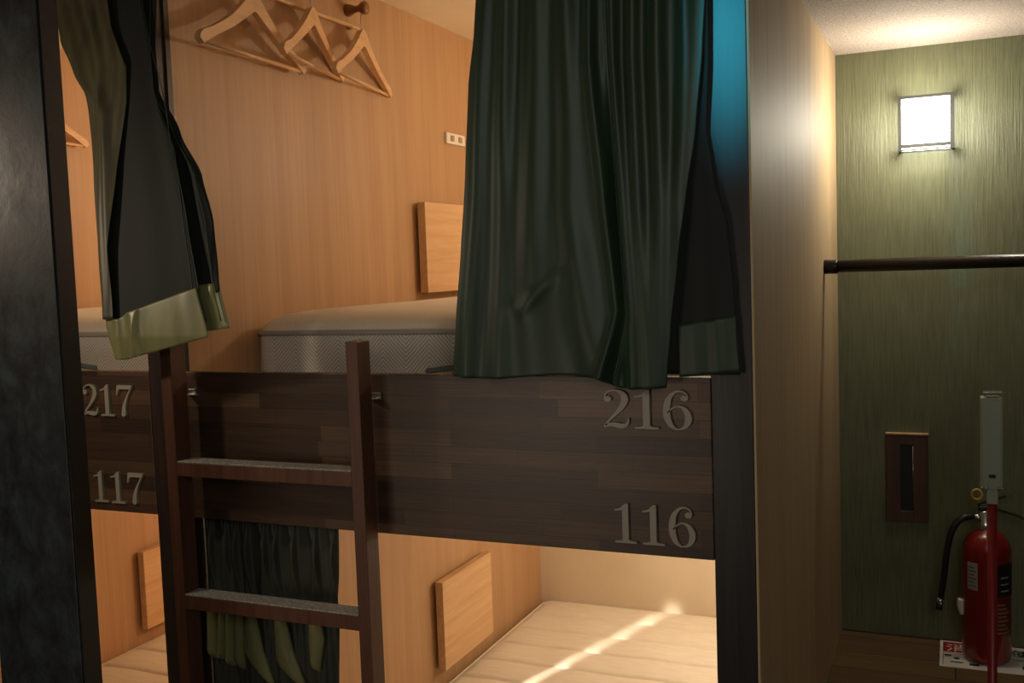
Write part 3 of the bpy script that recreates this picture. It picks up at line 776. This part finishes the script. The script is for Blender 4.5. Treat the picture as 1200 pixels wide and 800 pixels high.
for bxx in (cx0+.004, cx0+.013, cx1-.008, cx1-.001):
    bm = nb(); lathe(bm, [(.003, 0), (.003, -.006), (.001, -.007)], (bxx, py_-.017, 1.004), 'Y', 10); obj('bolt', bm, M['chrome'], t, smooth=True)

# ------------------------------------------------------------------ lights
def area(name, loc, target, size, power, color, size_y=None, spread=None):
    l = bpy.data.lights.new(name, 'AREA'); l.energy = power; l.color = color; l.size = size
    if size_y: l.shape = 'RECTANGLE'; l.size_y = size_y
    if spread: l.spread = math.radians(spread)
    o = bpy.data.objects.new(name, l); col.objects.link(o); o.location = loc
    o.rotation_euler = (Vector(target)-Vector(loc)).to_track_quat('-Z', 'Y').to_euler(); return o
def point(name, loc, power, color, r=.05):
    l = bpy.data.lights.new(name, 'POINT'); l.energy = power; l.color = color; l.shadow_soft_size = r
    o = bpy.data.objects.new(name, l); col.objects.link(o); o.location = loc; return o
def spot(name, loc, target, power, color, ang, blend=.6, r=.02):
    l = bpy.data.lights.new(name, 'SPOT'); l.energy = power; l.color = color; l.spot_size = math.radians(ang); l.spot_blend = blend; l.shadow_soft_size = r
    o = bpy.data.objects.new(name, l); col.objects.link(o); o.location = loc
    o.rotation_euler = (Vector(target)-Vector(loc)).to_track_quat('-Z', 'Y').to_euler(); return o
WARM = (1, .86, .68)
point('upper_bunk_lamp', (-.60, 1.45, 1.98), 11.5, WARM, .06)
point('upper_bunk_lamp_left', (-.60-PITCH, 1.45, 1.98), 12, WARM, .06)
point('lower_bunk_lamp', (-.55, 1.60, .95), 11, (1, .94, .84), .05)
point('lower_bunk_lamp_left', (-.55-PITCH, 1.60, .95), 9, (1, .80, .58), .05)
area('streak_beam', (-1.50, .55, .60), (-1.19, 1.52, .20), .02, .10, (1, .95, .85), .40, 4)  # added thin beam, no fixture: makes the bright streak on the lower mattress
area('aisle_lamp_left', (-1.98, -.66, 1.78), (-1.0, 0, 1.2), .07, 2.6, (1, .80, .60))
area('front_fill', (.55, -2.5, 2.2), (-.6, 0, 1.4), .9, 14, (.95, .93, .82))  # added broad fill for curtain and panel fronts, not a fixture
area('low_warm_fill', (-1.35, -1.9, 1.0), (-1.0, 0, 1.1), .5, 4.6, (1, .84, .68))  # second added fill, warm, lifts the dark board and ladder
es = spot('exit_sign_light', (-.70, -1.70, 2.30), (-.350, 0, 1.915), 75, (.05, .72, 1.0), 16, 1.0, .03); es.scale = (.30, 1, 1)
point('wall_lamp_bulb', (-.07, LY-.16, 1.90), 6.5, (1, .92, .74), .05)

w = bpy.data.worlds.new('world'); bpy.context.scene.world = w; w.use_nodes = True
w.node_tree.nodes['Background'].inputs[0].default_value = (.5, .6, .6, 1)
w.node_tree.nodes['Background'].inputs[1].default_value = .08

# ------------------------------------------------------------------ camera
cam = bpy.data.cameras.new('camera'); co = bpy.data.objects.new('camera', cam); col.objects.link(co)
f_px = 1193.9; cam.sensor_width = 36; cam.sensor_fit = 'HORIZONTAL'; cam.lens = 36*f_px/1200; cam.clip_start = .02
yaw, pitch, roll = .4107277, .0745619, .03610418
fw = V(-math.sin(yaw)*math.cos(pitch), math.cos(yaw)*math.cos(pitch), -math.sin(pitch))
rt = V(math.cos(yaw), math.sin(yaw), 0); dn = fw.cross(rt)
r2 = rt*math.cos(roll)+dn*math.sin(roll); d2 = -rt*math.sin(roll)+dn*math.cos(roll)
mt = Matrix(((r2.x, -d2.x, -fw.x), (r2.y, -d2.y, -fw.y), (r2.z, -d2.z, -fw.z)))
co.matrix_world = Matrix.Translation((0, -1.75, 1.55)) @ mt.to_4x4()
sc = bpy.context.scene; sc.camera = co
sc.view_settings.view_transform = 'Standard'; sc.view_settings.exposure = 0
sc.cycles.sample_clamp_indirect = 4
sc.cycles.max_bounces = 8
